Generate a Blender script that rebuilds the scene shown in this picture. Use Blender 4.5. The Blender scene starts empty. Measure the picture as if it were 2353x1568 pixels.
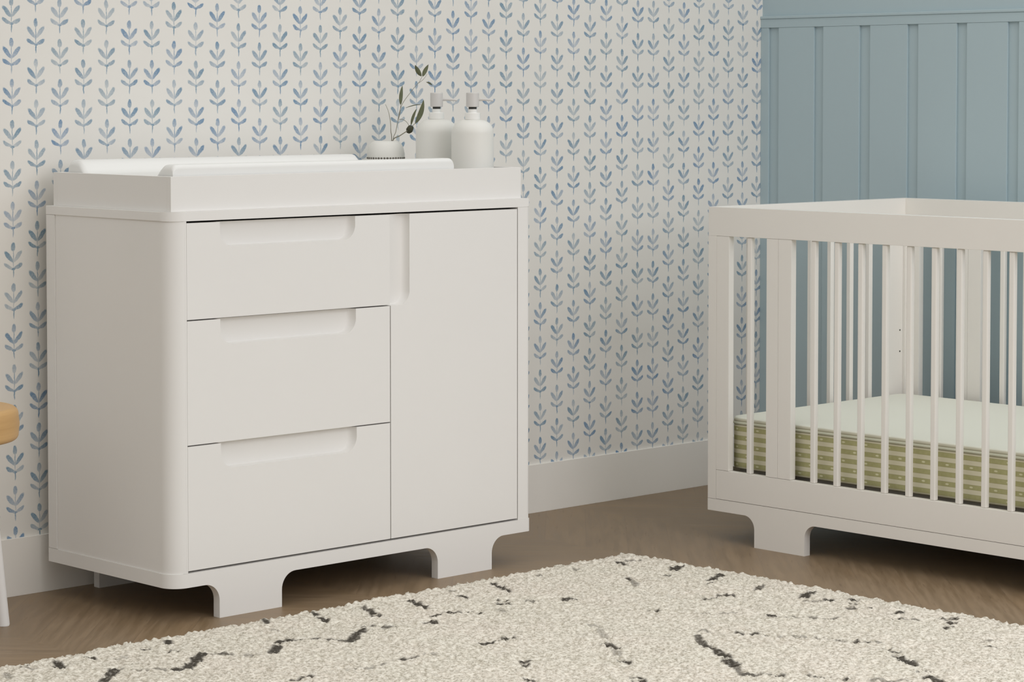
import bpy, bmesh, math, random
import numpy as np
from mathutils import Vector, Matrix, noise as mnoise

scene = bpy.context.scene
PI = math.pi

# ------------------------------------------------------------------ camera
cam_data = bpy.data.cameras.new('camera')
cam = bpy.data.objects.new('camera', cam_data)
scene.collection.objects.link(cam)
scene.camera = cam
cam.location = (-5.90241, -5.06093, 1.18374)
cam.rotation_euler = (PI / 2 - 0.04297, 0.0, 0.8084 - PI / 2)
cam_data.sensor_fit = 'HORIZONTAL'
cam_data.sensor_width = 36.0
cam_data.lens = 5748.62 / 2353 * 36.0
cam_data.shift_y = -317.734 / 2353
cam_data.clip_start = 0.05

# ------------------------------------------------------------------ light
scene.view_settings.view_transform = 'Standard'
scene.view_settings.look = 'None'
scene.view_settings.gamma = 1.0
scene.view_settings.use_curve_mapping = False
scene.view_settings.exposure = 0.0

world = bpy.data.worlds.new('room_daylight')
scene.world = world
world.use_nodes = True
# soft daylight from all round the room, stronger from above than from near the floor
nt = world.node_tree
bg = nt.nodes['Background']
bg.inputs['Color'].default_value = (1.0, 0.993, 0.955, 1)
tc = nt.nodes.new('ShaderNodeTexCoord'); sx = nt.nodes.new('ShaderNodeSeparateXYZ'); mr = nt.nodes.new('ShaderNodeMapRange')
mr.inputs['From Min'].default_value = -0.05; mr.inputs['From Max'].default_value = 0.75
mr.inputs['To Min'].default_value = 0.24; mr.inputs['To Max'].default_value = 1.19
nt.links.new(tc.outputs['Generated'], sx.inputs[0]); nt.links.new(sx.outputs['Z'], mr.inputs['Value'])
nt.links.new(mr.outputs['Result'], bg.inputs['Strength'])

def area_light(name, loc, target, sx, sy, power, color):
    d = bpy.data.lights.new(name, 'AREA')
    d.shape = 'RECTANGLE'; d.size = sx; d.size_y = sy; d.energy = power; d.color = color
    o = bpy.data.objects.new(name, d); scene.collection.objects.link(o)
    o.location = loc
    o.rotation_euler = (Vector(target) - Vector(loc)).to_track_quat('-Z', 'Y').to_euler()
    return o
area_light('window_daylight', (-1.45, -4.8, 2.3), (-1.6, 0.0, 0.4), 3.2, 2.2, 64.0, (1.0, 0.985, 1.02))

# ------------------------------------------------------------------ helpers
def link(o):
    scene.collection.objects.link(o); return o

def tag(o, label=None, category=None, group=None, kind=None):
    if label: o['label'] = label
    if category: o['category'] = category
    if group: o['group'] = group
    if kind: o['kind'] = kind
    return o

def empty(name, loc, label, category, group=None):
    o = bpy.data.objects.new(name, None); link(o)
    o.empty_display_size = 0.1
    o.location = loc
    tag(o, label, category, group)
    return o

def world_loc(o):
    v = Vector(o.location)
    while o.parent:
        o = o.parent; v += Vector(o.location)
    return v

def build(name, bm, mat, parent=None, smooth=35, at=None):
    """Finish a bmesh given in world coordinates as one mesh object."""
    me = bpy.data.meshes.new(name)
    bmesh.ops.recalc_face_normals(bm, faces=bm.faces[:])
    origin = Vector(at) if at else Vector((0, 0, 0))
    if parent and not at:
        origin = world_loc(parent)
    bmesh.ops.translate(bm, verts=bm.verts[:], vec=-origin)
    bm.to_mesh(me); bm.free()
    me.materials.append(mat)
    if smooth:
        me.polygons.foreach_set('use_smooth', [True] * len(me.polygons))
        me.set_sharp_from_angle(angle=math.radians(smooth))
    o = bpy.data.objects.new(name, me); link(o)
    if smooth:
        wn = o.modifiers.new('face_weighted_normals', 'WEIGHTED_NORMAL'); wn.keep_sharp = True
    if parent:
        o.parent = parent
        o.location = origin - world_loc(parent)
    else:
        o.location = origin
    return o

def add_box(bm, x0, x1, y0, y1, z0, z1, bevel=0.0, seg=2):
    vs = [bm.verts.new(p) for p in ((x0,y0,z0),(x1,y0,z0),(x1,y1,z0),(x0,y1,z0),(x0,y0,z1),(x1,y0,z1),(x1,y1,z1),(x0,y1,z1))]
    fs = [bm.faces.new([vs[i] for i in f]) for f in ((0,3,2,1),(4,5,6,7),(0,1,5,4),(1,2,6,5),(2,3,7,6),(3,0,4,7))]
    if bevel > 0:
        es = list({e for f in fs for e in f.edges})
        bmesh.ops.bevel(bm, geom=es, offset=bevel, segments=seg, affect='EDGES', profile=0.5)

def box(x0, x1, y0, y1, z0, z1, bevel=0.0, seg=2):
    bm = bmesh.new(); add_box(bm, x0, x1, y0, y1, z0, z1, bevel, seg); return bm

def add_prism(bm, outline, axis, a, b, bevel=0.0):
    """Extrude a 2D outline along an axis (0 x: outline is (y,z), 1 y: (x,z), 2 z: (x,y))."""
    def P(p, t):
        return ((t, p[0], p[1]), (p[0], t, p[1]), (p[0], p[1], t))[axis]
    A = [bm.verts.new(P(p, a)) for p in outline]
    B = [bm.verts.new(P(p, b)) for p in outline]
    n = len(outline)
    caps = [bm.faces.new(A), bm.faces.new(B[::-1])]
    for i in range(n):
        bm.faces.new((A[i], B[i], B[(i+1) % n], A[(i+1) % n]))
    if bevel > 0:
        es = list({e for f in caps for e in f.edges})
        bmesh.ops.bevel(bm, geom=es, offset=bevel, segments=2, affect='EDGES', profile=0.5)

def prism(outline, axis, a, b, bevel=0.0):
    bm = bmesh.new(); add_prism(bm, outline, axis, a, b, bevel); return bm

def arc(cx, cy, r, a0, a1, n=10):
    return [(cx + r*math.cos(math.radians(a0+(a1-a0)*i/n)), cy + r*math.sin(math.radians(a0+(a1-a0)*i/n))) for i in range(n+1)]

def add_lathe(bm, prof, center, n=40):
    cx, cy, cz = center
    rings = []
    for r, z in prof:
        if r < 1e-6:
            rings.append([bm.verts.new((cx, cy, cz+z))])
        else:
            rings.append([bm.verts.new((cx+r*math.cos(2*PI*i/n), cy+r*math.sin(2*PI*i/n), cz+z)) for i in range(n)])
    for A, B in zip(rings, rings[1:]):
        for i in range(n):
            j = (i+1) % n
            if len(A) == 1 and len(B) == 1: continue
            if len(A) == 1: bm.faces.new((A[0], B[i], B[j]))
            elif len(B) == 1: bm.faces.new((A[i], A[j], B[0]))
            else: bm.faces.new((A[i], A[j], B[j], B[i]))

def lathe(prof, center, n=40):
    bm = bmesh.new(); add_lathe(bm, prof, center, n); return bm

def catmull(pts, k=6):
    pts = [Vector(p) for p in pts]; out = []
    for i in range(len(pts)-1):
        p0 = pts[max(i-1, 0)]; p1 = pts[i]; p2 = pts[i+1]; p3 = pts[min(i+2, len(pts)-1)]
        for j in range(k):
            t = j/k
            out.append(0.5*((2*p1)+(p2-p0)*t+(2*p0-5*p1+4*p2-p3)*t*t+(3*p1-p0-3*p2+p3)*t**3))
    out.append(pts[-1]); return out

def add_tube(bm, pts, radii, n=10):
    pts = [Vector(p) for p in pts]
    rings = []
    up = Vector((0.13, 0.31, 0.94))
    for i, p in enumerate(pts):
        t = (pts[min(i+1, len(pts)-1)] - pts[max(i-1, 0)]).normalized()
        s = t.cross(up)
        if s.length < 1e-4: s = t.cross(Vector((1, 0, 0)))
        s.normalize(); u = s.cross(t)
        r = radii[i] if hasattr(radii, '__len__') else radii
        rings.append([bm.verts.new(p + s*r*math.cos(2*PI*k/n) + u*r*math.sin(2*PI*k/n)) for k in range(n)])
    for A, B in zip(rings, rings[1:]):
        for k in range(n):
            bm.faces.new((A[k], A[(k+1) % n], B[(k+1) % n], B[k]))
    bm.faces.new(rings[0]); bm.faces.new(rings[-1][::-1])

# ------------------------------------------------------------------ materials
class Nodes:
    def __init__(self, name):
        self.m = bpy.data.materials.new(name); self.m.use_nodes = True
        self.t = self.m.node_tree
        self.b = self.t.nodes['Principled BSDF']
    def n(self, kind, **kw):
        nd = self.t.nodes.new(kind)
        for k, v in kw.items(): setattr(nd, k, v)
        return nd
    def put(self, sock, v):
        if isinstance(v, bpy.types.NodeSocket): self.t.links.new(v, sock)
        else: sock.default_value = v
    def math(self, op, a, b=0.0, c=0.0, clamp=False):
        nd = self.n('ShaderNodeMath', operation=op, use_clamp=clamp)
        for i, v in enumerate((a, b, c)): self.put(nd.inputs[i], v)
        return nd.outputs[0]
    def step(self, v, lo, hi, a=0.0, b=1.0):
        nd = self.n('ShaderNodeMapRange', interpolation_type='SMOOTHSTEP')
        for k, x in (('Value', v), ('From Min', lo), ('From Max', hi), ('To Min', a), ('To Max', b)): self.put(nd.inputs[k], x)
        return nd.outputs['Result']
    def xyz(self, vec):
        s = self.n('ShaderNodeSeparateXYZ'); self.put(s.inputs[0], vec); return s.outputs
    def vec(self, x, y, z):
        c = self.n('ShaderNodeCombineXYZ')
        for i, v in enumerate((x, y, z)): self.put(c.inputs[i], v)
        return c.outputs[0]
    def pos(self):
        return self.n('ShaderNodeTexCoord').outputs['Object']
    def noise(self, vec, scale, detail=3.0, rough=0.5):
        nd = self.n('ShaderNodeTexNoise')
        self.put(nd.inputs['Vector'], vec); nd.inputs['Scale'].default_value = scale
        nd.inputs['Detail'].default_value = detail; nd.inputs['Roughness'].default_value = rough
        return nd.outputs[0]
    def mix(self, f, a, b, blend='MIX'):
        nd = self.n('ShaderNodeMix', data_type='RGBA', blend_type=blend)
        self.put(nd.inputs[0], f)
        for i, v in ((6, a), (7, b)):
            self.put(nd.inputs[i], v if isinstance(v, bpy.types.NodeSocket) else (*v[:3], 1.0))
        return nd.outputs[2]
    def bump(self, h, strength, dist):
        nd = self.n('ShaderNodeBump'); nd.inputs['Strength'].default_value = strength
        nd.inputs['Distance'].default_value = dist
        self.put(nd.inputs['Height'], h); self.put(self.b.inputs['Normal'], nd.outputs[0])
    def out(self, color, rough=0.5, spec=0.5, metal=0.0):
        self.put(self.b.inputs['Base Color'], color if isinstance(color, bpy.types.NodeSocket) else (*color[:3], 1.0))
        self.put(self.b.inputs['Roughness'], rough)
        self.b.inputs['Specular IOR Level'].default_value = spec
        self.b.inputs['Metallic'].default_value = metal
        return self.m

def paint(name, col, rough=0.5, spec=0.4, var=0.02, scale=6.0, bump=0.0):
    N = Nodes(name); p = N.pos()
    f = N.noise(p, scale, 4.0)
    a = tuple(c*(1-var) for c in col); b = tuple(min(1, c*(1+var)) for c in col)
    if bump:
        N.bump(N.noise(p, 400.0, 2.0), bump, 0.001)
    return N.out(N.mix(f, a, b), rough, spec)

WHITE = (0.80, 0.782, 0.758)
M_white = paint('white_lacquer', WHITE, 0.62, 0.25, 0.012)
M_crib = paint('warm_white_lacquer', (0.84, 0.81, 0.765), 0.36, 0.45, 0.015)
M_base = paint('baseboard_white', (0.88, 0.85, 0.80), 0.5, 0.3, 0.015)
M_plaster = paint('plain_plaster', (0.78, 0.76, 0.72), 0.8, 0.2)
M_blue = paint('blue_grey_paint', (0.435, 0.54, 0.58), 0.5, 0.35, 0.025, 2.0)
M_pad = paint('white_vinyl_pad', (0.80, 0.795, 0.775), 0.4, 0.5, 0.01)
M_ceramic = paint('matt_white_ceramic', (0.77, 0.76, 0.72), 0.45, 0.4, 0.01)
M_collar = paint('glossy_white_collar', (0.86, 0.85, 0.82), 0.12, 0.6, 0.0)
M_pump = paint('grey_white_plastic', (0.62, 0.60, 0.58), 0.35, 0.4, 0.0)
M_ring = paint('dark_rubber_ring', (0.05, 0.05, 0.045), 0.5, 0.3, 0.0)
M_leaf = paint('olive_leaf', (0.125, 0.135, 0.075), 0.6, 0.3, 0.3, 60.0)
M_bud = paint('olive_bud', (0.06, 0.06, 0.035), 0.6, 0.3, 0.2, 80.0)
M_stem = paint('olive_twig', (0.25, 0.235, 0.18), 0.7, 0.2, 0.2, 60.0)
M_pipe = paint('cream_piping', (0.62, 0.62, 0.50), 0.8, 0.1, 0.02)
M_stoolleg = paint('white_stool_paint', (0.80, 0.78, 0.76), 0.45, 0.4, 0.01)
M_gap = paint('gap_shade_board', (0.35, 0.33, 0.30), 0.8, 0.1)  # dark tone stands in for the shade inside gaps

def pale_wood():
    N = Nodes('honey_pine'); p = N.xyz(N.pos())
    v = N.vec(N.math('MULTIPLY', p[0], 3.0), N.math('MULTIPLY', p[1], 3.0), N.math('MULTIPLY', p[2], 60.0))
    f = N.noise(v, 1.5, 5.0, 0.6)
    return N.out(N.mix(f, (0.47, 0.275, 0.105), (0.66, 0.42, 0.19)), 0.42, 0.4)
M_pine = pale_wood()

def wood_floor():
    N = Nodes('brown_oak_parquet'); p = N.xyz(N.pos())
    col = N.math('FLOOR', N.math('DIVIDE', p[0], 0.42))
    par = N.math('MODULO', N.math('ADD', col, 200.0), 2.0)
    sgn = N.math('SUBTRACT', N.math('MULTIPLY', par, 2.0), 1.0)
    yy = N.math('MULTIPLY', p[1], sgn)
    along = N.math('MULTIPLY', N.math('ADD', p[0], yy), 0.7071)
    across = N.math('MULTIPLY', N.math('SUBTRACT', p[0], yy), 0.7071)
    board = N.math('FLOOR', N.math('DIVIDE', across, 0.11))
    wn = N.n('ShaderNodeTexWhiteNoise', noise_dimensions='2D')
    N.put(wn.inputs['Vector'], N.vec(board, col, 0.0))
    g = N.noise(N.vec(N.math('MULTIPLY', along, 3.0), N.math('MULTIPLY', across, 34.0), N.math('MULTIPLY', board, 3.7)), 1.6, 6.0, 0.65)
    g2 = N.noise(N.vec(along, N.math('MULTIPLY', across, 3.0), board), 2.2, 3.0)
    c = N.mix(N.step(g, 0.32, 0.7), (0.205, 0.140, 0.080), (0.280, 0.198, 0.122))
    c = N.mix(N.math('MULTIPLY', N.step(g2, 0.45, 0.75), 0.5), c, (0.28, 0.185, 0.10))
    c = N.mix(N.math('MULTIPLY', wn.outputs['Value'], 0.18), c, (0.19, 0.135, 0.09))
    edge = N.math('ABSOLUTE', N.math('SUBTRACT', N.math('FRACT', N.math('DIVIDE', across, 0.11)), 0.5))
    c = N.mix(N.step(edge, 0.488, 0.5, 0.0, 0.35), c, (0.13, 0.095, 0.065))
    fl = N.noise(N.vec(N.math('MULTIPLY', along, 5.0), N.math('MULTIPLY', across, 60.0), board), 2.0, 3.0)
    c = N.mix(N.step(fl, 0.62, 0.74, 0.0, 0.45), c, (0.11, 0.07, 0.042))
    N.bump(g, 0.08, 0.002)
    return N.out(c, N.step(g, 0.2, 0.8, 0.36, 0.48), 0.45)
M_floor = wood_floor()

def wallpaper():
    N = Nodes('sprig_wallpaper')
    pv = N.pos(); p = N.xyz(pv)
    S, P, X0, Z0 = 0.06668, 0.0961, -2.2922, 1.2705
    k = N.math('FLOOR', N.math('ADD', N.math('DIVIDE', N.math('SUBTRACT', p[0], X0), S), 0.5))
    u0 = N.math('SUBTRACT', p[0], N.math('ADD', N.math('MULTIPLY', k, S), X0))
    roll = N.math('FLOOR', N.math('DIVIDE', k, 27.0))          # seams between the rolls keep the phase
    ph = N.math('MODULO', N.math('ADD', N.math('ADD', k, roll), 400.0), 2.0)
    zz = N.math('ADD', N.math('DIVIDE', N.math('SUBTRACT', Z0, p[2]), P), N.math('MULTIPLY', ph, 0.5))
    row = N.math('FLOOR', zz)
    v0 = N.math('MULTIPLY', N.math('SUBTRACT', zz, row), P)
    # slight hand-painted wobble
    w = N.n('ShaderNodeTexNoise'); N.put(w.inputs['Vector'], pv); w.inputs['Scale'].default_value = 70.0
    w.inputs['Detail'].default_value = 2.0
    wc = N.xyz(w.outputs['Color'])
    u = N.math('ADD', u0, N.math('MULTIPLY', N.math('SUBTRACT', wc[0], 0.5), 0.005))
    v = N.math('ADD', v0, N.math('MULTIPLY', N.math('SUBTRACT', wc[1], 0.5), 0.005))
    color = None
    inten = None
    def leaf(cx, cy, ang, a, b, seed, taper=0.0, gain=1.0, sag=0.0):
        nonlocal inten
        ca, sa = math.cos(math.radians(ang)), math.sin(math.radians(ang))
        du = N.math('SUBTRACT', u, cx); dv = N.math('SUBTRACT', v, cy)
        xr = N.math('ADD', N.math('MULTIPLY', du, ca/a), N.math('MULTIPLY', dv, sa/a))
        yr = N.math('ADD', N.math('MULTIPLY', du, -sa/b), N.math('MULTIPLY', dv, ca/b))
        if sag:
            yr = N.math('ADD', yr, N.math('MULTIPLY', N.math('SUBTRACT', N.math('MULTIPLY', xr, xr), 0.4), sag))
        if taper:
            yr = N.math('DIVIDE', yr, N.math('MAXIMUM', N.math('ADD', N.math('MULTIPLY', xr, taper), 1.0), 0.2))
        r = N.math('SQRT', N.math('ADD', N.math('MULTIPLY', xr, xr), N.math('MULTIPLY', yr, yr)))
        m = N.step(r, 0.82, 1.12, 1.0, 0.0)
        wn = N.n('ShaderNodeTexWhiteNoise', noise_dimensions='3D')
        N.put(wn.inputs['Vector'], N.vec(k, row, seed))
        tone = N.math('MULTIPLY_ADD', wn.outputs['Value'], 0.42*gain, 0.50*gain)
        tone = N.math('ADD', tone, N.math('MULTIPLY', N.math('MULTIPLY', xr, 0.16), gain))  # wash gathers at the tip
        m = N.math('MULTIPLY', m, tone)
        inten = m if inten is None else N.math('MAXIMUM', inten, m)
    # v runs downwards from the top of the bud
    leaf(0.0, 0.0108, -90, 0.0108, 0.0060, 1.0, -0.10)
    leaf(0.0120, 0.0335, -51, 0.0178, 0.0055, 2.0, 0.2)
    leaf(-0.0118, 0.0345, -131, 0.0174, 0.0057, 3.0, 0.2)
    leaf(0.0128, 0.0570, -27, 0.0136, 0.0048, 4.0, 0.22, 1.0, 0.45)
    leaf(-0.0130, 0.0570, -153, 0.0140, 0.0046, 5.0, 0.22, 1.0, -0.45)
    leaf(0.0, 0.0632, 0, 0.0062, 0.0030, 6.0)
    leaf(0.0003, 0.0400, -90, 0.0230, 0.0013, 7.0, 0.0, 0.85)
    leaf(0.0003, 0.0720, -90, 0.0125, 0.0017, 8.0, 0.0, 1.15)
    blotch = N.noise(pv, 260.0, 3.0, 0.6)
    inten = N.math('MULTIPLY', inten, N.step(blotch, 0.2, 0.75, 0.72, 1.15))
    hue = N.n('ShaderNodeTexWhiteNoise', noise_dimensions='3D')
    N.put(hue.inputs['Vector'], N.vec(k, row, 11.0))
    ink = N.mix(hue.outputs['Value'], (0.17, 0.285, 0.44), (0.21, 0.32, 0.41))
    paper = N.mix(N.noise(pv, 9.0, 4.0), (0.79, 0.765, 0.72), (0.815, 0.795, 0.75))
    c = N.mix(N.math('MINIMUM', inten, 1.0), paper, ink)
    return N.out(c, 0.75, 0.2)
M_paper = wallpaper()

def mattress_cloth():
    N = Nodes('sage_striped_ticking'); p = N.xyz(N.pos())
    nrm = N.xyz(N.n('ShaderNodeNewGeometry').outputs['Normal'])
    z = N.math('ADD', p[2], 0.019)                 # height above the slat frame
    per = 0.0237
    t = N.math('FRACT', N.math('DIVIDE', N.math('SUBTRACT', z, 0.0190), per))
    tri = N.math('ABSOLUTE', N.math('SUBTRACT', t, 0.5))        # 0.5 at stripe centre
    cream = N.step(tri, 0.22, 0.30)
    line = N.math('MULTIPLY', N.step(N.math('ABSOLUTE', N.math('SUBTRACT', tri, 0.25)), 0.02, 0.05, 1.0, 0.0), 0.6)
    rowi = N.math('FLOOR', N.math('DIVIDE', N.math('SUBTRACT', z, 0.0190), per))
    run = N.math('ADD', p[0], p[1])
    f = N.math('SUBTRACT', N.math('FRACT', N.math('ADD', N.math('DIVIDE', run, 0.072), N.math('MULTIPLY', rowi, 0.5))), 0.5)
    dx = N.math('MULTIPLY', f, 0.072); dz = N.math('MULTIPLY', N.math('SUBTRACT', t, 0.5), per)
    r = N.math('SQRT', N.math('ADD', N.math('POWER', N.math('DIVIDE', dx, 0.005), 2.0), N.math('POWER', N.math('DIVIDE', dz, 0.0022), 2.0)))
    dot = N.math('MULTIPLY', N.step(r, 0.7, 1.3, 1.0, 0.0), 0.75)
    sage = N.mix(N.noise(N.pos(), 120.0, 3.0), (0.40, 0.385, 0.185), (0.50, 0.48, 0.26))
    sage = N.mix(line, sage, (0.30, 0.28, 0.13))
    sage = N.mix(dot, sage, (0.82, 0.80, 0.58))
    side = N.mix(cream, sage, (0.72, 0.68, 0.52))
    side = N.mix(N.step(z, 0.134, 0.138), side, (0.66, 0.64, 0.52))
    edge = N.math('MAXIMUM', N.step(N.math('ABSOLUTE', N.math('SUBTRACT', z, 0.1365)), 0.0008, 0.002, 1.0, 0.0),
                  N.step(N.math('ABSOLUTE', N.math('SUBTRACT', z, 0.1465)), 0.0008, 0.002, 1.0, 0.0))
    side = N.mix(N.math('MULTIPLY', edge, 0.55), side, (0.22, 0.20, 0.12))
    top = (0.80, 0.80, 0.71)
    c = N.mix(N.step(z, 0.150, 0.155), side, top)
    N.bump(N.noise(N.pos(), 300.0, 2.0), 0.1, 0.001)
    return N.out(c, 0.85, 0.15)
M_mattress = mattress_cloth()

def rug_wool():
    N = Nodes('cream_wool_loops'); pv = N.pos()
    at = N.n('ShaderNodeAttribute', attribute_type='GEOMETRY', attribute_name='dark_yarn').outputs['Fac']
    big = N.noise(pv, 5.0, 3.0)
    q = N.xyz(pv)
    fine = N.noise(N.vec(q[0], q[1], N.math('MULTIPLY', q[2], 3.0)), 120.0, 2.0, 0.6)
    c = N.mix(N.step(big, 0.35, 0.7), (0.64, 0.595, 0.51), (0.665, 0.605, 0.525))
    c = N.mix(N.step(fine, 0.36, 0.48, 0.70, 0.0), c, (0.38, 0.345, 0.275))  # heathered wool; the dark flecks also stand in for shade between loops
    c = N.mix(N.step(fine, 0.50, 0.62, 0.0, 0.7), c, (0.84, 0.80, 0.71))
    f2 = N.noise(pv, 110.0, 2.0)
    m = N.math('MULTIPLY', at, N.step(f2, 0.30, 0.5, 0.75, 1.0))
    c = N.mix(N.math('MULTIPLY', m, 0.95), c, (0.045, 0.038, 0.030))
    vor = N.n('ShaderNodeTexVoronoi'); N.put(vor.inputs['Vector'], pv); vor.inputs['Scale'].default_value = 120.0
    h = N.math('ADD', N.math('MULTIPLY', vor.outputs['Distance'], -1.0), fine)
    N.bump(h, 0.3, 0.003)
    return N.out(c, 0.95, 0.05)
M_rug = rug_wool()

# ------------------------------------------------------------------ setting
def struct(name, bm, mat, label, category, at=(0, 0, 0), smooth=0):
    o = build(name, bm, mat, None, smooth, at)
    tag(o, label, category, None, 'structure'); return o

struct('floor', box(-8.0, 0.1, -7.0, 0.1, -0.06, 0.0), M_floor, 'brown oak parquet floor', 'floor')
struct('wall_back', box(-8.0, 0.1, 0.0, 0.1, 0.0, 2.7), M_paper, 'cream wallpapered wall with columns of blue leaf sprigs', 'wall')
struct('wall_right', box(0.0, 0.1, -7.0, 0.0, 0.0, 2.7), M_blue, 'plain blue-grey painted wall behind the crib', 'wall')
struct('baseboard_back', box(-8.0, -0.009, -0.007, 0.0, 0.0, 0.1375, 0.0005), M_base, 'tall white baseboard along the wallpapered wall', 'baseboard')
struct('baseboard_right', box(-0.016, 0.0, -7.0, 0.0, 0.0, 0.15, 0.0012), M_blue, 'blue-grey baseboard under the panelled wall', 'baseboard')
# raised boards with narrow sunk strips between them, and the rail on top
bm = bmesh.new()
edges = [(-0.0315, 0.0)]
strips = [(-0.0715, -0.0315), (-0.2461, -0.2106), (-0.4241, -0.3839), (-0.6006, -0.5612), (-0.7729, -0.737), (-0.9509, -0.9127)]
for i in range(40):
    c = -0.9318 - 0.1763*(i+1); strips.append((c-0.019, c+0.019))
prev = 0.0
for lo, hi in strips:
    add_box(bm, -0.008, 0.0, hi, prev, 0.15, 1.391, 0.0012, 2)
    prev = lo
    if prev < -6.9: break
struct('trim_1', bm, M_blue, 'wide vertical blue-grey boards panelling the wall behind the crib', 'panelling', smooth=35)
bm = bmesh.new()
add_box(bm, -0.009, 0.0, -7.0, 0.0, 1.391, 1.418, 0.001, 2)
add_box(bm, -0.012, 0.0, -7.0, 0.0, 1.418, 1.427, 0.002, 2)
struct('trim_2', bm, M_blue, 'narrow blue-grey rail capping the wall panelling', 'trim', smooth=35)

# ------------------------------------------------------------------ dresser
DX0, DX1, DY0, DY1 = -2.6289, -1.5152, -0.5372, -0.0428
dresser = empty('dresser', ((DX0+DX1)/2, (DY0+DY1)/2, 0), 'white dresser with three drawers and one tall door against the wallpaper', 'dresser')
def slab_outline(inset, r, r2=0.012):
    x0, x1, y0, y1 = DX0+inset, DX1-inset, DY0, DY1
    return arc(x0+r, y0+r, r, 180, 270, 12) + arc(x1-r2, y0+r2, r2, 270, 360, 8) + [(x1, y1), (x0, y1)]
build('top_panel', prism(slab_outline(0, 0.042), 2, 0.9032, 0.9242, 0.0014), M_white, dresser)
bm = prism(slab_outline(0, 0.042), 2, 0.0803, 0.1125)
build('bottom_panel', bm, M_white, dresser)
for s in (0, 1):
    if s == 0:
        o = arc(DX0+0.0025+0.042, DY0+0.0006+0.042, 0.042, 180, 270, 14) + [(-2.5888, DY0+0.0006), (-2.5888, DY0+0.028), (-2.6089, DY0+0.045), (-2.6089, -0.0785), (DX0+0.0025, -0.0785)]
    else:
        o = [(-1.5610, DY0+0.0006)] + arc(DX1-0.0025-0.012, DY0+0.0006+0.012, 0.012, 270, 360, 8) + [(DX1-0.0025, -0.0785), (-1.5377, -0.0785), (-1.5377, DY0+0.045), (-1.5610, DY0+0.028)]
    build('side_panel', prism(o, 2, 0.1126, 0.9031, 0.0003), M_white, dresser)
    x = (DX0, DX0+0.03) if s == 0 else (DX1-0.03, DX1)
    build('rear_post', box(x[0], x[1], -0.0780, DY1, 0.1130, 0.9027, 0.0008), M_white, dresser)
build('back_panel', box(DX0+0.03, DX1-0.03, -0.056, -0.046, 0.113, 0.9027), M_gap, dresser)  # unseen back, added in a dark tone so the front gaps stay dark

def drawer_front(x0, x1, z0, z1, xl, xr, zb, R, D, W, open_left=False, th=0.025):
    """Slab front whose finger pull is scooped out of the face with a coved edge."""
    yf = DY0
    rings = [(0.0, 0.0, 0.0)]                       # (side inset, other inset, depth)
    W2 = 0.0035
    rings += [(W*(1-math.cos(math.radians(a))), W2*(1-math.cos(math.radians(a))), D*math.sin(math.radians(a))) for a in (8, 20, 34, 48, 62, 76, 90)]
    def corner(cx, cz, rx, rz, a0, a1, n=16):
        return [(cx+rx*math.cos(math.radians(a0+(a1-a0)*i/n)), cz+rz*math.sin(math.radians(a0+(a1-a0)*i/n))) for i in range(n+1)]
    def path(t, t2):
        right = corner(xr-R, zb+R, R-t, R-t2, 270, 360) + [(xr-t, z1)]
        if open_left:
            return [(x0, zb+t2)] + right
        return [(xl+t2, z1)] + corner(xl+R, zb+R, R-t2, R-t2, 180, 270) + right
    bm = bmesh.new()
    V = []
    for t, t2, d in rings:
        V.append([bm.verts.new((px, yf+d, pz)) for px, pz in path(t, t2)])
    n = len(V[0])
    for A, B in zip(V, V[1:]):
        for i in range(n-1):
            bm.faces.new((A[i], A[i+1], B[i+1], B[i]))
    c = {}
    for key, x, z in (('bl', x0, z0), ('br', x1, z0), ('tr', x1, z1), ('tl', x0, z1)):
        c[key] = bm.verts.new((x, yf, z)); c[key+'b'] = bm.verts.new((x, yf+th, z))
    if open_left:
        bm.faces.new([c['bl'], c['br'], c['tr']] + V[0][::-1])
        fl = bm.verts.new((x0, yf+rings[-1][1], z1))
        bm.faces.new(V[-1] + [fl])
        bm.faces.new([fl] + [r[-1] for r in V[::-1]] + [c['tr'], c['trb'], c['tlb']])
        bm.faces.new([c['bl']] + [r[0] for r in V] + [fl, c['tlb'], c['blb']])
        bm.verts.remove(c['tl'])
    else:
        bm.faces.new([c['bl'], c['br'], c['tr']] + V[0][::-1] + [c['tl']])
        bm.faces.new(V[-1])
        bm.faces.new([c['tl']] + [r[0] for r in V] + [r[-1] for r in V[::-1]] + [c['tr'], c['trb'], c['tlb']])
        bm.faces.new((c['bl'], c['tl'], c['tlb'], c['blb']))
    bm.faces.new((c['br'], c['brb'], c['trb'], c['tr']))
    bm.faces.new((c['bl'], c['blb'], c['brb'], c['br']))
    bm.faces.new((c['blb'], c['tlb'], c['trb'], c['brb']))
    return bm
for z0, z1, xr, zb, lab in ((0.6822, 0.8985, -2.0945, 0.8425, 'top drawer front'), (0.4004, 0.6792, -2.0930, 0.6208, 'middle drawer front'), (0.1178, 0.3974, -2.0912, 0.3395, 'bottom drawer front')):
    d = build('drawer', drawer_front(-2.5842, -1.9868, z0, z1, -2.492, xr, zb, 0.036, 0.0200, 0.0145), M_white, dresser)
    d['label'] = lab + ' with scooped finger pull'
door = build('door', drawer_front(-1.9838, -1.5645, 0.1178, 0.8985, 0, -1.9237, 0.6797, 0.034, 0.0200, 0.0145, True), M_white, dresser)
door['label'] = 'tall door with scooped corner pull'
def foot_outline(a0, a1, ztop, R):
    return arc(a0-R, ztop-R, R, 90, 0, 10) + [(a0, 0.0), (a1, 0.0)] + arc(a1+R, ztop-R, R, 180, 90, 10)
for y0, y1 in ((DY0, DY0+0.0225), (-0.0600, -0.0375)):
    for a0, a1 in ((-2.4977, -2.3185), (-1.8333, -1.6521)):
        build('foot', prism(foot_outline(a0, a1, 0.0803, 0.040), 1, y0, y1), M_white, dresser)

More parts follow.
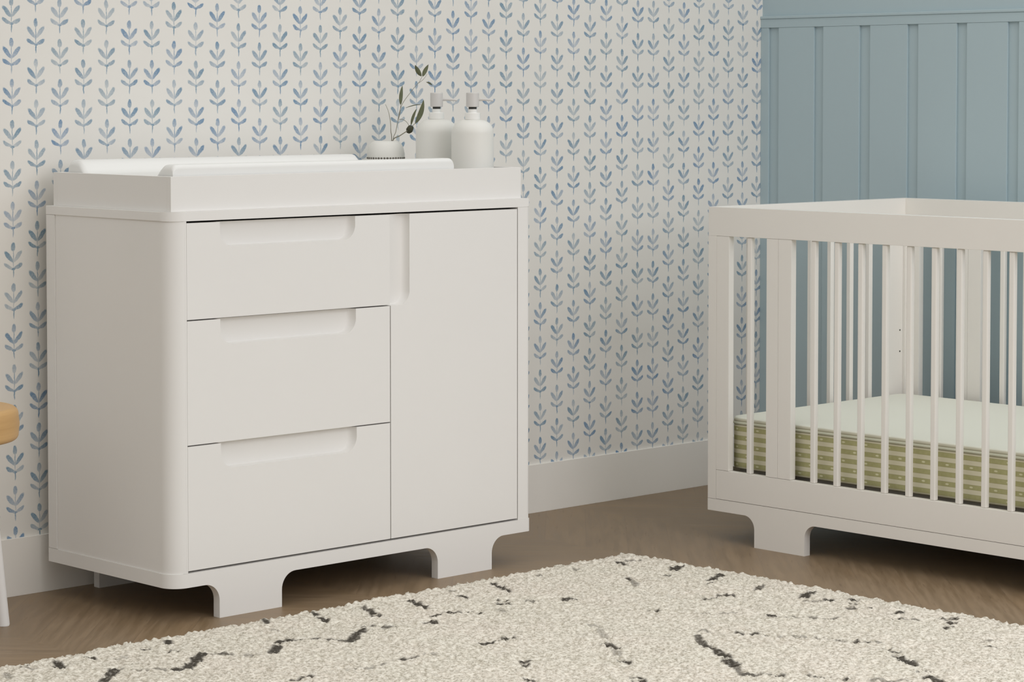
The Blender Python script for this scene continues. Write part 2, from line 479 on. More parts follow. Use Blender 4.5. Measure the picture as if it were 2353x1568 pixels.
# ------------------------------------------------------------------ changing tray
TX0, TX1, TY0, TY1, TZ0, TZ1 = -2.6160, -1.5370, -0.5225, -0.0560, 0.9243, 1.0028
tray = empty('changing_tray', ((TX0+TX1)/2, (TY0+TY1)/2, TZ0), 'white open-topped changing tray standing on top of the dresser', 'tray')
TW = 0.015
build('tray_side', box(TX0, TX1, TY0, TY0+TW, TZ0, TZ1, 0.0004), M_white, tray)['label'] = 'front board'
build('tray_side', box(TX0, TX1, TY1-TW, TY1, TZ0, TZ1, 0.0004), M_white, tray)
build('tray_side', box(TX0, TX0+TW, TY0+TW, TY1-TW, TZ0, TZ1, 0.0004), M_white, tray)
build('tray_side', box(TX1-TW, TX1, TY0+TW, TY1-TW, TZ0, TZ1, 0.0004), M_white, tray)
build('tray_floor', box(TX0+TW, TX1-TW, TY0+TW, TY1-TW, TZ0, TZ0+0.008), M_white, tray)
FZ = TZ0+0.0082

# ------------------------------------------------------------------ changing pad (contoured)
def pad_mesh():
    bm = bmesh.new()
    x0, x1, y0, y1 = -2.5965, -1.7480, -0.5035, -0.0900
    zb = FZ
    nx, ny = 72, 40
    def top(s):                                     # s 0 front .. 1 back
        d = abs(s-0.5)*2
        t = min(1, max(0, (d-0.62)/0.21)); t = t*t*(3-2*t)
        return 1.0005+0.0285*t if s < 0.5 else 1.0005+0.0320*t
    def rnd(d, r):                                  # rounded edge drop
        if d >= r: return 0.0
        q = 1-d/r
        return r*(1-math.sqrt(max(0, 1-q*q)))
    xs = [x0+(x1-x0)*i/nx for i in range(nx+1)]
    xs = sorted(set(xs + [x0+k for k in (0.0004, 0.0015, 0.004, 0.008)] + [x1-k for k in (0.0004, 0.0015, 0.004, 0.008)]))
    ys = [y0+(y1-y0)*j/ny for j in range(ny+1)]
    ys = sorted(set(ys + [y0+k for k in (0.0004, 0.0015, 0.004, 0.007)] + [y1-k for k in (0.0004, 0.0015, 0.004, 0.007)]))
    G = []
    for x in xs:
        col = []
        for y in ys:
            s = (y-y0)/(y1-y0)
            h = top(s)
            h -= rnd(min(y-y0, y1-y), 0.011) + rnd(x-x0, 0.016) + rnd(x1-x, 0.010)
            col.append(bm.verts.new((x, y, h)))
        G.append(col)
    for i in range(len(xs)-1):
        for j in range(len(ys)-1):
            bm.faces.new((G[i][j], G[i+1][j], G[i+1][j+1], G[i][j+1]))
    ring = [G[i][0] for i in range(len(xs))] + [G[-1][j] for j in range(1, len(ys))] + [G[i][-1] for i in range(len(xs)-2, -1, -1)] + [G[0][j] for j in range(len(ys)-2, 0, -1)]
    low = [bm.verts.new((v.co.x, v.co.y, zb)) for v in ring]
    n = len(ring)
    for i in range(n):
        bm.faces.new((ring[i], low[i], low[(i+1) % n], ring[(i+1) % n]))
    bm.faces.new(low)
    return bm
pad = build('changing_pad', pad_mesh(), M_pad, None, 45, (-2.17, -0.29, FZ))
tag(pad, 'white contoured changing pad lying in the tray on the dresser', 'changing pad')

# ------------------------------------------------------------------ soap dispensers
RV = Vector((0.7231, -0.6907, 0))                   # the way the spouts point
def dispenser(x, y, label):
    root = empty('soap_dispenser', (x, y, FZ), label, 'soap dispenser', 'pump bottles in the changing tray')
    z = lambda a: a-FZ
    prof = [(0, 0), (0.049, 0), (0.0525, 0.003), (0.0535, 0.008), (0.0535, z(1.088))]
    for a in range(10, 91, 10):
        r = math.radians(a)
        prof.append((0.0185+0.035*math.cos(r)**0.9 if a < 90 else 0.0185, z(1.088)+0.034*math.sin(r)))
    prof += [(0.0185, z(1.1235)), (0, z(1.1235))]
    build('bottle', lathe(prof, (x, y, FZ), 56), M_ceramic, root)
    cl = build('collar', lathe([(0, z(1.1230)), (0.0190, z(1.1230)), (0.0195, z(1.1245)), (0.0195, z(1.1390)), (0.0185, z(1.1400)), (0.0112, z(1.1402)), (0.0112, z(1.1488)), (0, z(1.1488))], (x, y, FZ), 40), M_collar, root)
    cl['label'] = 'glossy white screw collar'
    rg = build('ring', lathe([(0, z(1.1480)), (0.0100, z(1.1480)), (0.0100, z(1.1550)), (0, z(1.1550))], (x, y, FZ), 32), M_ring, root)
    rg['label'] = 'dark rubber ring below the pump head'
    h = build('pump_head', lathe([(0, z(1.1545)), (0.0155, z(1.1545)), (0.0163, z(1.1555)), (0.0163, z(1.1890)), (0.0150, z(1.1908)), (0, z(1.1910))], (x, y, FZ), 40), M_pump, root)
    h['label'] = 'grey cylindrical pump head'
    bm = bmesh.new()
    c = Vector((x, y, 1.1735))
    add_tube(bm, [c+RV*0.010, c+RV*0.030+Vector((0, 0, -0.0003)), c+RV*0.044+Vector((0, 0, -0.0015)), c+RV*0.0525+Vector((0, 0, -0.003))], [0.0044, 0.0036, 0.0028, 0.0022], 14)
    build('spout', bm, M_pump, root)
    return root
dispenser(-1.6172, -0.4300, 'white soap pump bottle nearest the front edge of the changing tray')
dispenser(-1.6090, -0.2852, 'white soap pump bottle behind, between the olive sprig and the other pump bottle')

# ------------------------------------------------------------------ vase
VX, VY = -1.6555, -0.1400
zz = lambda a: a-FZ
vase = empty('vase', (VX, VY, FZ), 'low white domed vase with a dotted dark band, holding the olive sprig', 'vase')
prof = [(0, 0), (0.040, 0), (0.046, 0.004), (0.0485, 0.012), (0.0490, zz(1.018)), (0.0490, zz(1.026))]
for a in range(10, 81, 10):
    r = math.radians(a); prof.append((0.030+0.019*math.cos(r), zz(1.026)+0.038*math.sin(r)))
prof += [(0.0310, zz(1.0655)), (0.0295, zz(1.0650)), (0.0285, zz(1.055)), (0.036, zz(1.03)), (0.038, 0.012), (0, 0.010)]
build('body', lathe(prof, (VX, VY, FZ), 48), M_ceramic, vase)
bm = bmesh.new()
rnd = random.Random(4)
for i in range(40):
    a = 2*PI*i/40
    if rnd.random() < 0.12: continue
    m = Matrix.Translation((VX+0.0489*math.cos(a), VY+0.0489*math.sin(a), 1.0215)) @ Matrix.Rotation(a, 4, 'Z') @ Matrix.Diagonal((0.0012, 0.0029+rnd.random()*0.0007, 0.0024+rnd.random()*0.0006, 1))
    bmesh.ops.create_icosphere(bm, subdivisions=2, radius=1.0, matrix=m)
M_dots = paint('dark_bead_band', (0.16, 0.15, 0.13), 0.6, 0.2, 0.3, 90.0)
b = build('dotted_band', bm, M_dots, vase); b['label'] = 'row of dark beads around the vase'

# ------------------------------------------------------------------ olive sprig
VD = Vector((0.6907, 0.7231, 0))                    # away from the window side
def sp(x, z, d=0.0):
    """a point of the sprig: x, z in the plane through the vase, d deeper towards the corner"""
    return Vector((x-0.0095, -0.14, z)) + VD*d
sprig = empty('olive_branch', sp(-1.6222, 1.064), 'thin olive sprig with dark green leaves standing in the low white vase', 'olive sprig')
def stem(pts, r0, r1):
    bm = bmesh.new()
    c = catmull(pts, 6)
    add_tube(bm, c, [r0+(r1-r0)*i/(len(c)-1) for i in range(len(c))], 8)
    build('stem', bm, M_stem, sprig)
stem([sp(-1.634, 0.950, -0.004), sp(-1.627, 1.02), sp(-1.6222, 1.066), sp(-1.5975, 1.0785), sp(-1.5709, 1.0915, 0.004), sp(-1.5603, 1.0980, 0.005)], 0.0017, 0.0011)
stem([sp(-1.630, 0.960, 0.004), sp(-1.6262, 1.066), sp(-1.6285, 1.090), sp(-1.6300, 1.1125, 0.002), sp(-1.6365, 1.140, 0.004), sp(-1.6474, 1.1601, 0.008)], 0.0012, 0.0005)
stem([sp(-1.632, 0.970, 0.0), sp(-1.622, 1.064), sp(-1.612, 1.088), sp(-1.6060, 1.1120, 0.003), sp(-1.5980, 1.135, 0.004), sp(-1.5950, 1.160, 0.004)], 0.0010, 0.0006)
stem([sp(-1.6050, 1.1150, 0.003), sp(-1.5960, 1.1480, 0.004), sp(-1.5828, 1.1690, 0.005), sp(-1.5494, 1.2021, 0.006), sp(-1.5300, 1.2190, 0.006), sp(-1.5203, 1.2330, 0.006)], 0.0009, 0.0005)
stem([sp(-1.5340, 1.2150, 0.006), sp(-1.5150, 1.2260, 0.004), sp(-1.5020, 1.2400, 0.002)], 0.0006, 0.0004)
stem([sp(-1.6000, 1.1210, 0.003), sp(-1.5870, 1.1205, 0.003), sp(-1.5720, 1.1120, 0.003), sp(-1.5640, 1.0990, 0.005)], 0.0008, 0.0005)
stem([sp(-1.5603, 1.0980, 0.005), sp(-1.5480, 1.1080, 0.006), sp(-1.5400, 1.1140, 0.006)], 0.0009, 0.0006)
def leaf_mesh(base, tip, w, bend=0.0, roll=0.0):
    """a lens-shaped leaf with a folded midrib and real thickness"""
    bm = bmesh.new()
    base, tip = Vector(base), Vector(tip)
    ax = tip-base; L = ax.length; t = ax.normalized()
    side = t.cross(VD).normalized()
    side = (Matrix.Rotation(roll, 3, t) @ side)
    nrm = side.cross(t).normalized()
    n, k = 12, 4
    rows = []
    for i in range(n+1):
        s = i/n
        half = w/2*max(0.02, math.sin(PI*s**0.85)**0.8)
        c = base + t*(L*s) + side*(bend*4*s*(1-s))
        top, bot = [], []
        for j in range(-k, k+1):
            q = j/k
            p = c + side*half*q + nrm*(abs(q)*half*0.35)
            th = 0.0005*(1-q*q)+0.0001
            top.append(bm.verts.new(p+nrm*th)); bot.append(bm.verts.new(p-nrm*th))
        rows.append(top+bot[::-1])
    for A, B in zip(rows, rows[1:]):
        m = len(A)
        for i in range(m):
            bm.faces.new((A[i], A[(i+1) % m], B[(i+1) % m], B[i]))
    bm.faces.new(rows[0]); bm.faces.new(rows[-1][::-1])
    return bm
leaves = [
    (sp(-1.5949, 1.158, 0.004), sp(-1.5890, 1.2095, 0.010), 0.0100, 0.001, 0.3),
    (sp(-1.5595, 1.105, 0.005), sp(-1.5388, 1.1490, -0.004), 0.0075, 0.0015, 0.3),
    (sp(-1.5440, 1.109, 0.006), sp(-1.5140, 1.1722, -0.010), 0.0135, -0.0045, 0.2),
    (sp(-1.5768, 1.1510, -0.006), sp(-1.5225, 1.1590, 0.006), 0.0042, 0.0040, 1.1),
    (sp(-1.5220, 1.2335, 0.006), sp(-1.5445, 1.2630, 0.000), 0.0120, 0.001, 0.2),
    (sp(-1.5185, 1.2330, 0.006), sp(-1.4975, 1.2650, 0.002), 0.0110, 0.001, -0.2),
    (sp(-1.5060, 1.2185, 0.004), sp(-1.4830, 1.2095, -0.006), 0.0050, 0.0015, 0.6),
]
for a in leaves:
    build('leaf', leaf_mesh(*a), M_leaf, sprig, 60)
bm = bmesh.new()
m = Matrix.Translation(sp(-1.5630, 1.0945, 0.003)) @ Matrix.Rotation(0.5, 4, Vector((0.69, 0.72, 0))) @ Matrix.Diagonal((0.0095, 0.0085, 0.0115, 1))
bmesh.ops.create_icosphere(bm, subdivisions=3, radius=1.0, matrix=m)
for v in bm.verts:
    v.co += v.normal*0.0016*mnoise.noise(v.co*180.0)
build('bud', bm, M_bud, sprig, 60)['label'] = 'small dark bud cluster'

# ------------------------------------------------------------------ crib
KX0, KX1, KY0, KY1 = -0.9538, -0.1129, -0.6336, -2.0044
KZ0, KZS, KZR, KZT = 0.0815, 0.1128, 0.8127, 0.889
BR = 0.1910
crib = empty('crib', ((KX0+KX1)/2, (KY0+KY1)/2, 0), 'warm white slatted baby crib in front of the blue panelled wall', 'crib')
cb = 0.0009
PW = 0.028                                           # corner post
# top rails
build('top_rail', box(KX0, KX0+0.026, KY1, KY0, KZR, KZT, 0.0008), M_crib, crib)
build('top_rail', box(KX1-0.026, KX1, KY1, KY0, KZR, KZT, 0.0008), M_crib, crib)
build('top_rail', box(KX0+0.026, KX1-0.026, KY0-0.026, KY0, KZR, KZT, 0.0008), M_crib, crib)
build('top_rail', box(KX0+0.026, KX1-0.026, KY1, KY1+0.026, KZR, KZT, 0.0008), M_crib, crib)
for x in ((KX0, KX0+PW), (KX1-PW, KX1)):
    for y in ((KY0-PW, KY0), (KY1, KY1+PW)):
        build('corner_post', box(x[0], x[1], y[0], y[1], KZS+0.0007, KZR, 0.0003), M_crib, crib)
# long sides: a short end bay with one slat, then the long slatted bay
bays = [(-0.6618, -0.7051), (-0.8345, -0.8738), (-0.8742, -0.9176), (-1.9330, -1.9760)]
slats = [-0.7650] + [-0.9797-0.0757*i for i in range(13)]
slats = [s for s in slats if s-0.0165 > -1.925]
for front in (True, False):
    xa, xb = (KX0+0.0004, KX0+0.0204) if front else (KX1-0.0204, KX1-0.0004)
    for a, b in bays:
        build('stile', box(xa, xb, b, a, BR+0.0006, KZR-0.0003, cb), M_crib, crib)
    xs = (KX0+0.0030, KX0+0.0175) if front else (KX1-0.0175, KX1-0.0030)
    for s in slats:
        build('slat', box(xs[0], xs[1], s-0.0160, s, BR, KZR, 0.0035, 4), M_crib, crib)
    build('bottom_rail', box(xa, xb, KY1+PW+0.0006, KY0-PW-0.0006, KZS+0.0010, BR, 0.0010), M_crib, crib)
# end panels
for end in (0, 1):
    ya, yb = (KY0-0.0204, KY0-0.0004) if end == 0 else (KY1+0.0004, KY1+0.0204)
    for a, b in ((KX0+PW+0.0004, KX0+PW+0.0440), (-0.2070, KX1-PW-0.0004)):
        build('stile', box(a, b, ya, yb, BR+0.0006, KZR-0.0003, cb), M_crib, crib)
    for i in range(7):
        s = -0.8070+0.0857*i
        build('slat', box(s, s+0.016, ya+0.003, yb-0.003, BR, KZR, 0.0022, 3), M_crib, crib)
    build('bottom_rail', box(KX0+PW+0.0004, KX1-PW-0.0004, ya, yb, KZS+0.0006, BR, 0.0010), M_crib, crib)
for z in (0.5105, 0.4495):                            # dark discs painted as the shade in two small holes, far corner stile
    bm = bmesh.new()
    bmesh.ops.create_cone(bm, cap_ends=True, segments=16, radius1=0.0022, radius2=0.0022, depth=0.002, matrix=Matrix.Translation((-0.1550, KY0-0.0206, z)) @ Matrix.Rotation(PI/2, 4, 'X'))
    build('bolt_hole_disc', bm, M_ring, crib)
# base frame and feet
build('base_rail', box(KX0, KX0+0.0225, KY1, KY0, KZ0, KZS), M_crib, crib)
build('base_rail', box(KX1-0.0225, KX1, KY1, KY0, KZ0, KZS), M_crib, crib)
build('base_rail', box(KX0+0.0225, KX1-0.0225, KY0-0.0225, KY0, KZ0, KZS), M_crib, crib)
build('base_rail', box(KX0+0.0225, KX1-0.0225, KY1, KY1+0.0225, KZ0, KZS), M_crib, crib)
for xa, xb in ((KX0, KX0+0.0225), (KX1-0.0225, KX1)):
    for a0, a1 in ((-0.9656, -0.7967), (-1.8413, -1.6724)):
        build('foot', prism(foot_outline(a0, a1, KZ0, 0.035), 0, xa, xb), M_crib, crib)
MZ = 0.1935
build('mattress_support', box(KX0+0.0600, KX1-0.0225, KY1+0.0225, KY0-0.0600, MZ-0.020, MZ-0.0003), M_gap, crib)  # board coloured dark to deepen the shadow gap under the mattress

# ------------------------------------------------------------------ mattress
def rounded_block(x0, x1, y0, y1, z0, z1, rc, re):
    bm = bmesh.new()
    rings = []
    prof = [(re, 0.0)] + [(re*(1-math.sin(math.radians(a))), re*(1-math.cos(math.radians(a)))) for a in (30, 60, 90)]
    h = z1-z0
    levels = [(i, z) for i, z in prof] + [(0.0, h*k/8) for k in range(1, 8)] + [(i, h-z) for i, z in prof[::-1]]
    for ins, z in levels:
        r = rc-ins*0.5
        xa, xb, ya, yb = x0+ins, x1-ins, y0+ins, y1-ins
        pts = arc(xa+r, ya+r, r, 180, 270, 8) + arc(xb-r, ya+r, r, 270, 360, 8) + arc(xb-r, yb-r, r, 0, 90, 8) + arc(xa+r, yb-r, r, 90, 180, 8)
        rings.append([bm.verts.new((p[0], p[1], z0+z)) for p in pts])
    for A, B in zip(rings, rings[1:]):
        n = len(A)
        for i in range(n):
            bm.faces.new((A[i], A[(i+1) % n], B[(i+1) % n], B[i]))
    bm.faces.new(rings[0][::-1]); bm.faces.new(rings[-1])
    return bm
MX0, MX1, MY0, MY1, MT = -0.9100, -0.1640, -1.9750, -0.6680, 0.3310
mat = build('crib_mattress', rounded_block(MX0, MX1, MY0, MY1, MZ, MT, 0.035, 0.006), M_mattress, None, 40, ((MX0+MX1)/2, (MY0+MY1)/2, MZ))
tag(mat, 'pale crib mattress with sage green striped sides inside the crib', 'mattress')
def loop(z, r):
    rr = 0.035
    pts = arc(MX0+rr, MY0+rr, rr, 180, 270, 8) + arc(MX1-rr, MY0+rr, rr, 270, 360, 8) + arc(MX1-rr, MY1-rr, rr, 0, 90, 8) + arc(MX0+rr, MY1-rr, rr, 90, 180, 8)
    bm = bmesh.new()
    n = 8; rings = []
    for i, p in enumerate(pts):
        q0 = Vector(pts[i-1]); q1 = Vector(pts[(i+1) % len(pts)])
        t = (q1-q0).normalized(); o = Vector((t.y, -t.x))
        rings.append([bm.verts.new((p[0]+o.x*r*math.cos(2*PI*k/n), p[1]+o.y*r*math.cos(2*PI*k/n), z+r*math.sin(2*PI*k/n))) for k in range(n)])
    for i in range(len(rings)):
        A, B = rings[i], rings[(i+1) % len(rings)]
        for k in range(n):
            bm.faces.new((A[k], A[(k+1) % n], B[(k+1) % n], B[k]))
    return bm
build('piping', loop(0.3155, 0.0032), M_pipe, mat, 60)

# ------------------------------------------------------------------ stool (only its edge shows at the left)
SX, SY = -3.0315, -0.2600
stool = empty('stool', (SX, SY, 0), 'white-legged stool with thick honey pine seat left of the dresser', 'stool')
SR, ZT, ZB = 0.1560, 0.5000, 0.4260
prof = [(0, ZB), (SR-0.020, ZB)] + [(SR-0.014+0.014*math.cos(math.radians(a)), ZB+0.014+0.014*math.sin(math.radians(a))) for a in range(-80, 1, 16)] + \
       [(SR+0.002, (ZT+ZB)/2)] + [(SR-0.016+0.016*math.cos(math.radians(a)), ZT-0.016+0.016*math.sin(math.radians(a))) for a in range(0, 91, 15)] + [(0, ZT+0.001)]
build('seat', lathe(prof, (SX, SY, 0), 64), M_pine, stool)['label'] = 'thick honey coloured pine seat'
for k in range(4):
    a = math.radians(-4+90*k)
    dv = Vector((math.cos(a), math.sin(a), 0))
    bm = bmesh.new()
    c = Vector((SX, SY, 0))
    add_tube(bm, [c+dv*0.1345, c+dv*0.1345+Vector((0, 0, 0.002)), c+dv*0.088+Vector((0, 0, ZB+0.004))], [0.0135, 0.0145, 0.0165], 24)
    build('leg', bm, M_stoolleg, stool)

# ------------------------------------------------------------------ rug
STROKES = [
(-3.187,-0.74,-3.204,-0.777,0.007,0.3), (-3.137,-0.716,-3.123,-0.711,0.005,0.6), (-3.133,-0.737,-3.12,-0.75,0.005,0.4), (-3.054,-0.721,-3.076,-0.774,0.007,0.8), (-3.077,-0.754,-3.075,-0.775,0.007,1),
(-2.99,-0.726,-2.984,-0.755,0.005,0.8), (-2.947,-0.786,-2.928,-0.785,0.007,0.25), (-2.859,-0.751,-2.85,-0.76,0.005,0.7), (-2.778,-0.724,-2.786,-0.746,0.007,0.9), (-2.832,-0.81,-2.822,-0.816,0.005,0.7),
(-2.495,-0.702,-2.503,-0.717,0.007,0.9), (-2.549,-0.789,-2.54,-0.798,0.005,0.4), (-2.361,-0.698,-2.373,-0.731,0.007,1), (-2.382,-0.755,-2.404,-0.8,0.007,0.8), (-3.078,-0.924,-3.055,-0.911,0.011,1),
(-3.042,-0.896,-3.015,-0.869,0.011,1), (-3.007,-0.868,-2.998,-0.876,0.005,0.4), (-2.977,-0.892,-2.939,-0.937,0.005,0.45), (-2.927,-0.949,-2.917,-0.959,0.005,1), (-2.906,-0.964,-2.86,-0.925,0.011,1),
(-2.86,-0.925,-2.835,-0.908,0.011,1), (-2.827,-0.891,-2.8,-0.879,0.011,1), (-2.793,-0.876,-2.78,-0.888,0.005,0.8), (-2.771,-0.902,-2.756,-0.917,0.005,0.6), (-2.742,-0.94,-2.717,-0.963,0.005,0.35),
(-2.681,-0.964,-2.637,-0.928,0.011,1), (-2.611,-0.893,-2.583,-0.89,0.011,1), (-2.584,-0.895,-2.566,-0.908,0.005,0.7), (-2.56,-0.91,-2.548,-0.92,0.005,0.7), (-2.538,-0.923,-2.533,-0.932,0.005,0.9),
(-2.52,-0.95,-2.496,-0.987,0.005,0.6), (-2.804,-1.18,-2.777,-1.188,0.005,0.8), (-2.777,-1.188,-2.757,-1.192,0.005,0.8), (-2.243,-0.738,-2.252,-0.769,0.007,0.9), (-2.261,-0.782,-2.269,-0.809,0.007,1),
(-2.292,-0.831,-2.281,-0.841,0.007,0.9), (-2.118,-0.759,-2.147,-0.842,0.007,0.9), (-1.97,-0.738,-1.959,-0.744,0.005,0.6), (-2.003,-0.797,-2.001,-0.818,0.007,1), (-1.837,-0.741,-1.855,-0.789,0.007,1),
(-1.855,-0.789,-1.876,-0.834,0.007,1), (-1.972,-0.898,-1.962,-0.919,0.005,0.6), (-1.996,-0.933,-1.993,-0.947,0.011,0.9), (-2.038,-0.973,-2.051,-1.005,0.007,0.3), (-1.923,-0.945,-1.915,-0.964,0.005,0.5),
(-1.861,-0.999,-1.849,-1.006,0.005,0.8), (-1.849,-1.001,-1.837,-1.008,0.011,1), (-1.567,-0.747,-1.577,-0.778,0.007,0.4), (-1.425,-0.749,-1.441,-0.801,0.007,0.9), (-1.389,-0.755,-1.369,-0.775,0.007,0.45),
(-1.69,-0.743,-1.692,-0.752,0.005,0.4), (-1.564,-0.92,-1.563,-0.934,0.005,0.7), (-1.576,-0.947,-1.608,-0.992,0.007,0.4), (-1.381,-0.907,-1.357,-0.902,0.011,1), (-1.471,-0.963,-1.459,-0.969,0.005,0.6),
(-2.485,-0.984,-2.453,-0.963,0.011,1), (-2.44,-0.945,-2.407,-0.924,0.011,1), (-2.382,-0.902,-2.348,-0.922,0.005,0.6), (-2.346,-0.937,-2.332,-0.943,0.007,1), (-2.249,-0.969,-2.238,-0.976,0.011,1),
(-2.201,-0.928,-2.152,-0.909,0.005,0.7), (-2.152,-0.909,-2.126,-0.945,0.005,0.9), (-2.125,-0.948,-2.095,-0.974,0.005,0.7), (-2.305,-1.202,-2.285,-1.208,0.007,0.8), (-2.273,-1.206,-2.262,-1.207,0.005,0.5),
(-2.241,-1.203,-2.221,-1.205,0.007,0.9), (-2.001,-1.228,-2.015,-1.268,0.007,0.3), (-2.031,-1.284,-2.075,-1.345,0.007,0.25), (-2.124,-1.388,-2.129,-1.432,0.007,0.7), (-2.154,-1.447,-2.177,-1.483,0.007,0.3),
(-2.214,-1.524,-2.218,-1.547,0.007,1), (-2.301,-1.64,-2.288,-1.652,0.007,0.9), (-2.32,-1.665,-2.308,-1.677,0.007,0.9), (-2.365,-1.389,-2.348,-1.386,0.007,0.8), (-2.381,-1.405,-2.378,-1.413,0.007,0.8),
(-2.461,-1.495,-2.469,-1.523,0.007,0.8), (-1.804,-1.219,-1.791,-1.232,0.005,0.8), (-2.536,-1.188,-2.52,-1.197,0.005,0.9), (-2.52,-1.197,-2.492,-1.202,0.005,0.9), (-2.6,-1.201,-2.573,-1.202,0.005,0.4),
(-2.667,-1.192,-2.617,-1.203,0.005,0.4), (-2.463,-1.2,-2.447,-1.212,0.005,0.3), (-1.392,-0.917,-1.363,-0.905,0.011,1), (-1.432,-1.075,-1.367,-1.046,0.011,1), (-1.466,-1.098,-1.455,-1.098,0.007,0.7),
(-1.616,-1.219,-1.564,-1.221,0.005,0.8), (-1.557,-1.215,-1.54,-1.232,0.007,1), (-1.443,-1.227,-1.408,-1.211,0.007,0.6), (-1.425,-1.353,-1.37,-1.334,0.011,0.9), (-1.467,-1.396,-1.443,-1.419,0.005,0.4),
(-1.423,-1.419,-1.41,-1.427,0.005,0.8), (-1.38,-1.455,-1.359,-1.468,0.005,0.9), (-1.454,-1.512,-1.438,-1.516,0.007,0.6), (-1.412,-1.483,-1.406,-1.489,0.007,0.5), (-1.423,-1.553,-1.421,-1.56,0.007,0.8),
(-1.427,-1.617,-1.4,-1.62,0.007,0.9), (-1.472,-1.652,-1.461,-1.662,0.005,0.7), (-1.458,-1.676,-1.441,-1.696,0.005,0.5), (-1.391,-1.724,-1.352,-1.748,0.005,1), (-1.396,-1.746,-1.373,-1.757,0.007,1),
(-1.423,-1.764,-1.413,-1.773,0.007,1), (-1.458,-1.783,-1.441,-1.789,0.007,1), (-1.732,-1.319,-1.726,-1.324,0.005,0.7), (-1.702,-1.343,-1.679,-1.365,0.005,0.4), (-1.652,-1.442,-1.64,-1.458,0.007,0.9),
(-1.625,-1.472,-1.59,-1.524,0.005,0.5), (-1.578,-1.546,-1.547,-1.569,0.005,0.7), (-1.886,-1.444,-1.868,-1.469,0.005,0.4), (-1.838,-1.511,-1.833,-1.519,0.005,0.7), (-1.825,-1.537,-1.804,-1.572,0.005,0.9),
(-1.798,-1.594,-1.768,-1.639,0.005,0.4), (-1.749,-1.661,-1.735,-1.684,0.005,0.5), (-1.737,-1.708,-1.731,-1.719,0.007,1), (-1.714,-1.74,-1.7,-1.759,0.007,0.9), (-1.688,-1.77,-1.694,-1.794,0.005,0.4),
(-1.925,-1.473,-1.96,-1.521,0.007,0.6), (-1.963,-1.528,-2.001,-1.6,0.007,1), (-2.01,-1.61,-2.029,-1.649,0.011,1), (-2.049,-1.669,-2.072,-1.711,0.011,1), (-2.086,-1.726,-2.118,-1.767,0.007,0.5),
(-2.118,-1.767,-2.108,-1.786,0.007,0.6), (-2.103,-1.79,-2.09,-1.803,0.005,0.5), (-2.08,-1.813,-2.067,-1.83,0.007,0.9), (-2.046,-1.863,-2.036,-1.873,0.005,0.6), (-2.028,-1.889,-2.018,-1.908,0.007,0.9),
(-2.003,-1.939,-1.996,-1.947,0.005,0.9), (-1.973,-1.985,-1.929,-2.036,0.005,0.4), (-1.724,-1.825,-1.723,-1.836,0.007,0.6), (-1.74,-1.859,-1.737,-1.87,0.007,0.6), (-1.759,-1.879,-1.775,-1.911,0.007,0.9),
(-1.783,-1.919,-1.799,-1.954,0.011,1), (-1.839,-2.001,-1.829,-2.016,0.007,0.7), (-1.866,-2.044,-1.87,-2.061,0.011,1), (-1.87,-2.061,-1.885,-2.087,0.011,1), (-1.525,-1.936,-1.512,-1.938,0.007,0.4),
(-1.554,-1.968,-1.555,-1.982,0.007,0.7),
]

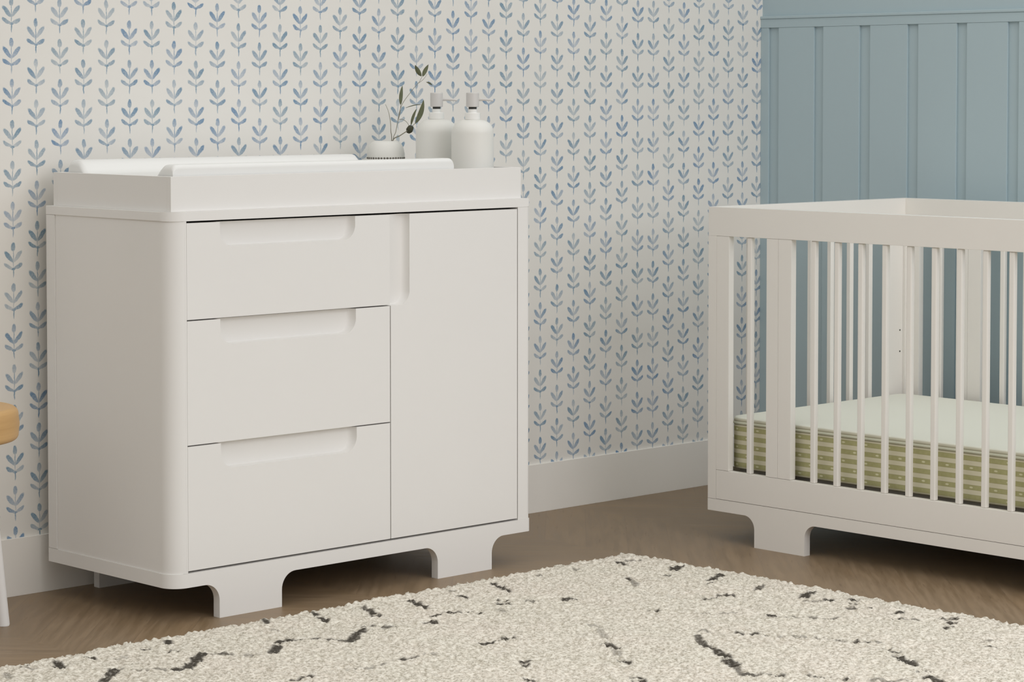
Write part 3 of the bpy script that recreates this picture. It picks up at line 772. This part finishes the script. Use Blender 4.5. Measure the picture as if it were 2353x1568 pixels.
def rug():
    x0, x1, y0, y1, top = -3.70, -1.3130, -2.75, -0.6830, 0.0185
    st = 0.0042
    nx, ny = int((x1-x0)/st), int((y1-y0)/st)
    xs = np.linspace(x0, x1, nx+1); ys = np.linspace(y0, y1, ny+1)
    X, Y = np.meshgrid(xs, ys, indexing='ij')
    rng = np.random.default_rng(7)
    def smooth(a, k):
        for _ in range(k):
            a = (a + np.roll(a, 1, 0) + np.roll(a, -1, 0))/3
            a = (a + np.roll(a, 1, 1) + np.roll(a, -1, 1))/3
        return a
    def noise(k):
        a = smooth(rng.standard_normal(X.shape), k); return a/a.std()
    loops, lumps, wav = noise(1), noise(6), noise(60)
    Z = top + 0.0026*np.clip(loops, -2.2, 2.2) + 0.0003*lumps + 0.0006*wav
    # wobbling rounded border
    ex = np.minimum(X-x0, x1-X); ey = np.minimum(Y-y0, y1-Y)
    rc = 0.03
    e = np.minimum(ex, ey)
    both = (ex < rc) & (ey < rc)
    e = np.where(both, rc-np.sqrt((rc-ex)**2+(rc-ey)**2), e)
    q = np.clip(1-e/0.012, 0, 1)
    Z = Z - 0.016*(1-np.sqrt(np.clip(1-q*q, 0, 1)))
    # push outer vertices in at the rounded corners
    over = np.where(both, np.maximum(np.sqrt((rc-ex)**2+(rc-ey)**2)-rc, 0), 0)
    sx = np.where(X > (x0+x1)/2, 1, -1); sy = np.where(Y > (y0+y1)/2, 1, -1)
    d = np.sqrt((rc-ex)**2+(rc-ey)**2)+1e-9
    edge = np.clip(1-np.minimum(ex, ey)/0.03, 0, 1)
    Xd = X - sx*over*(rc-ex)/d + 0.0008*noise(1) + 0.0015*wav*edge
    Yd = Y - sy*over*(rc-ey)/d + 0.0008*noise(1) + 0.0015*np.roll(wav, 40, 0)*edge
    dark = np.zeros_like(X)
    jit = noise(2)*0.0007
    segs = list(STROKES)
    r2 = random.Random(3)
    for i in range(70):                               # the same broken lines go on outside the view
        ax, ay = r2.uniform(x0+.05, -2.0), r2.uniform(y0+.05, -1.2)
        if (ax+3.24)*1.403 + (ay+0.80) > -0.06*2: continue
        an = r2.choice((0.75, -0.75, 0.8, -0.8, 0.0)); L = r2.uniform(0.03, 0.12)
        segs.append((ax, ay, ax+L*math.cos(an), ay+L*math.sin(an), r2.choice((0.006, 0.008, 0.010)), r2.uniform(0.5, 1)))
    for ax, ay, bx, by, w, kk in segs:
        i0, i1 = np.searchsorted(xs, (min(ax, bx)-.03, max(ax, bx)+.03)); j0, j1 = np.searchsorted(ys, (min(ay, by)-.03, max(ay, by)+.03))
        if i1-i0 < 2 or j1-j0 < 2: continue
        px, py = X[i0:i1, j0:j1]-ax, Y[i0:i1, j0:j1]-ay
        vx, vy = bx-ax, by-ay
        L2 = vx*vx+vy*vy+1e-9
        t = np.clip((px*vx+py*vy)/L2, 0, 1)
        dist = np.sqrt((px-t*vx)**2+(py-t*vy)**2)+jit[i0:i1, j0:j1]
        m = np.clip((w+0.004-dist)/0.005, 0, 1)*min(1.0, kk*1.5)
        dark[i0:i1, j0:j1] = np.maximum(dark[i0:i1, j0:j1], m)
    Z = Z - 0.0015*dark
    nv = (nx+1)*(ny+1)
    co = np.stack([Xd, Yd, Z], -1).reshape(-1, 3)
    idx = np.arange(nv).reshape(nx+1, ny+1)
    quads = np.stack([idx[:-1, :-1], idx[1:, :-1], idx[1:, 1:], idx[:-1, 1:]], -1).reshape(-1, 4)
    ring = np.concatenate([idx[:, 0], idx[-1, 1:], idx[-2::-1, -1], idx[0, -2:0:-1]])
    low = co[ring].copy(); low[:, 2] = 0.0005
    li = nv+np.arange(len(ring))
    rq = np.stack([ring, li, np.roll(li, -1), np.roll(ring, -1)], -1)
    co = np.concatenate([co, low]); quads = np.concatenate([quads, rq])
    base = np.array([(x0+x1)/2, (y0+y1)/2, 0.0])
    co = co-base
    me = bpy.data.meshes.new('rug')
    me.vertices.add(len(co)); me.vertices.foreach_set('co', co.astype(np.float32).ravel())
    me.loops.add(quads.size); me.loops.foreach_set('vertex_index', quads.astype(np.int32).ravel())
    me.polygons.add(len(quads))
    me.polygons.foreach_set('loop_start', (np.arange(len(quads))*4).astype(np.int32))
    me.update(calc_edges=True)
    me.polygons.foreach_set('use_smooth', [True]*len(quads))
    at = me.attributes.new('dark_yarn', 'FLOAT', 'POINT')
    at.data.foreach_set('value', np.concatenate([dark.ravel(), np.zeros(len(low))]).astype(np.float32))
    me.materials.append(M_rug)
    o = bpy.data.objects.new('rug', me); link(o); o.location = base
    return o
tag(rug(), 'cream looped wool rug with broken dark zigzag lines on the floor', 'rug')
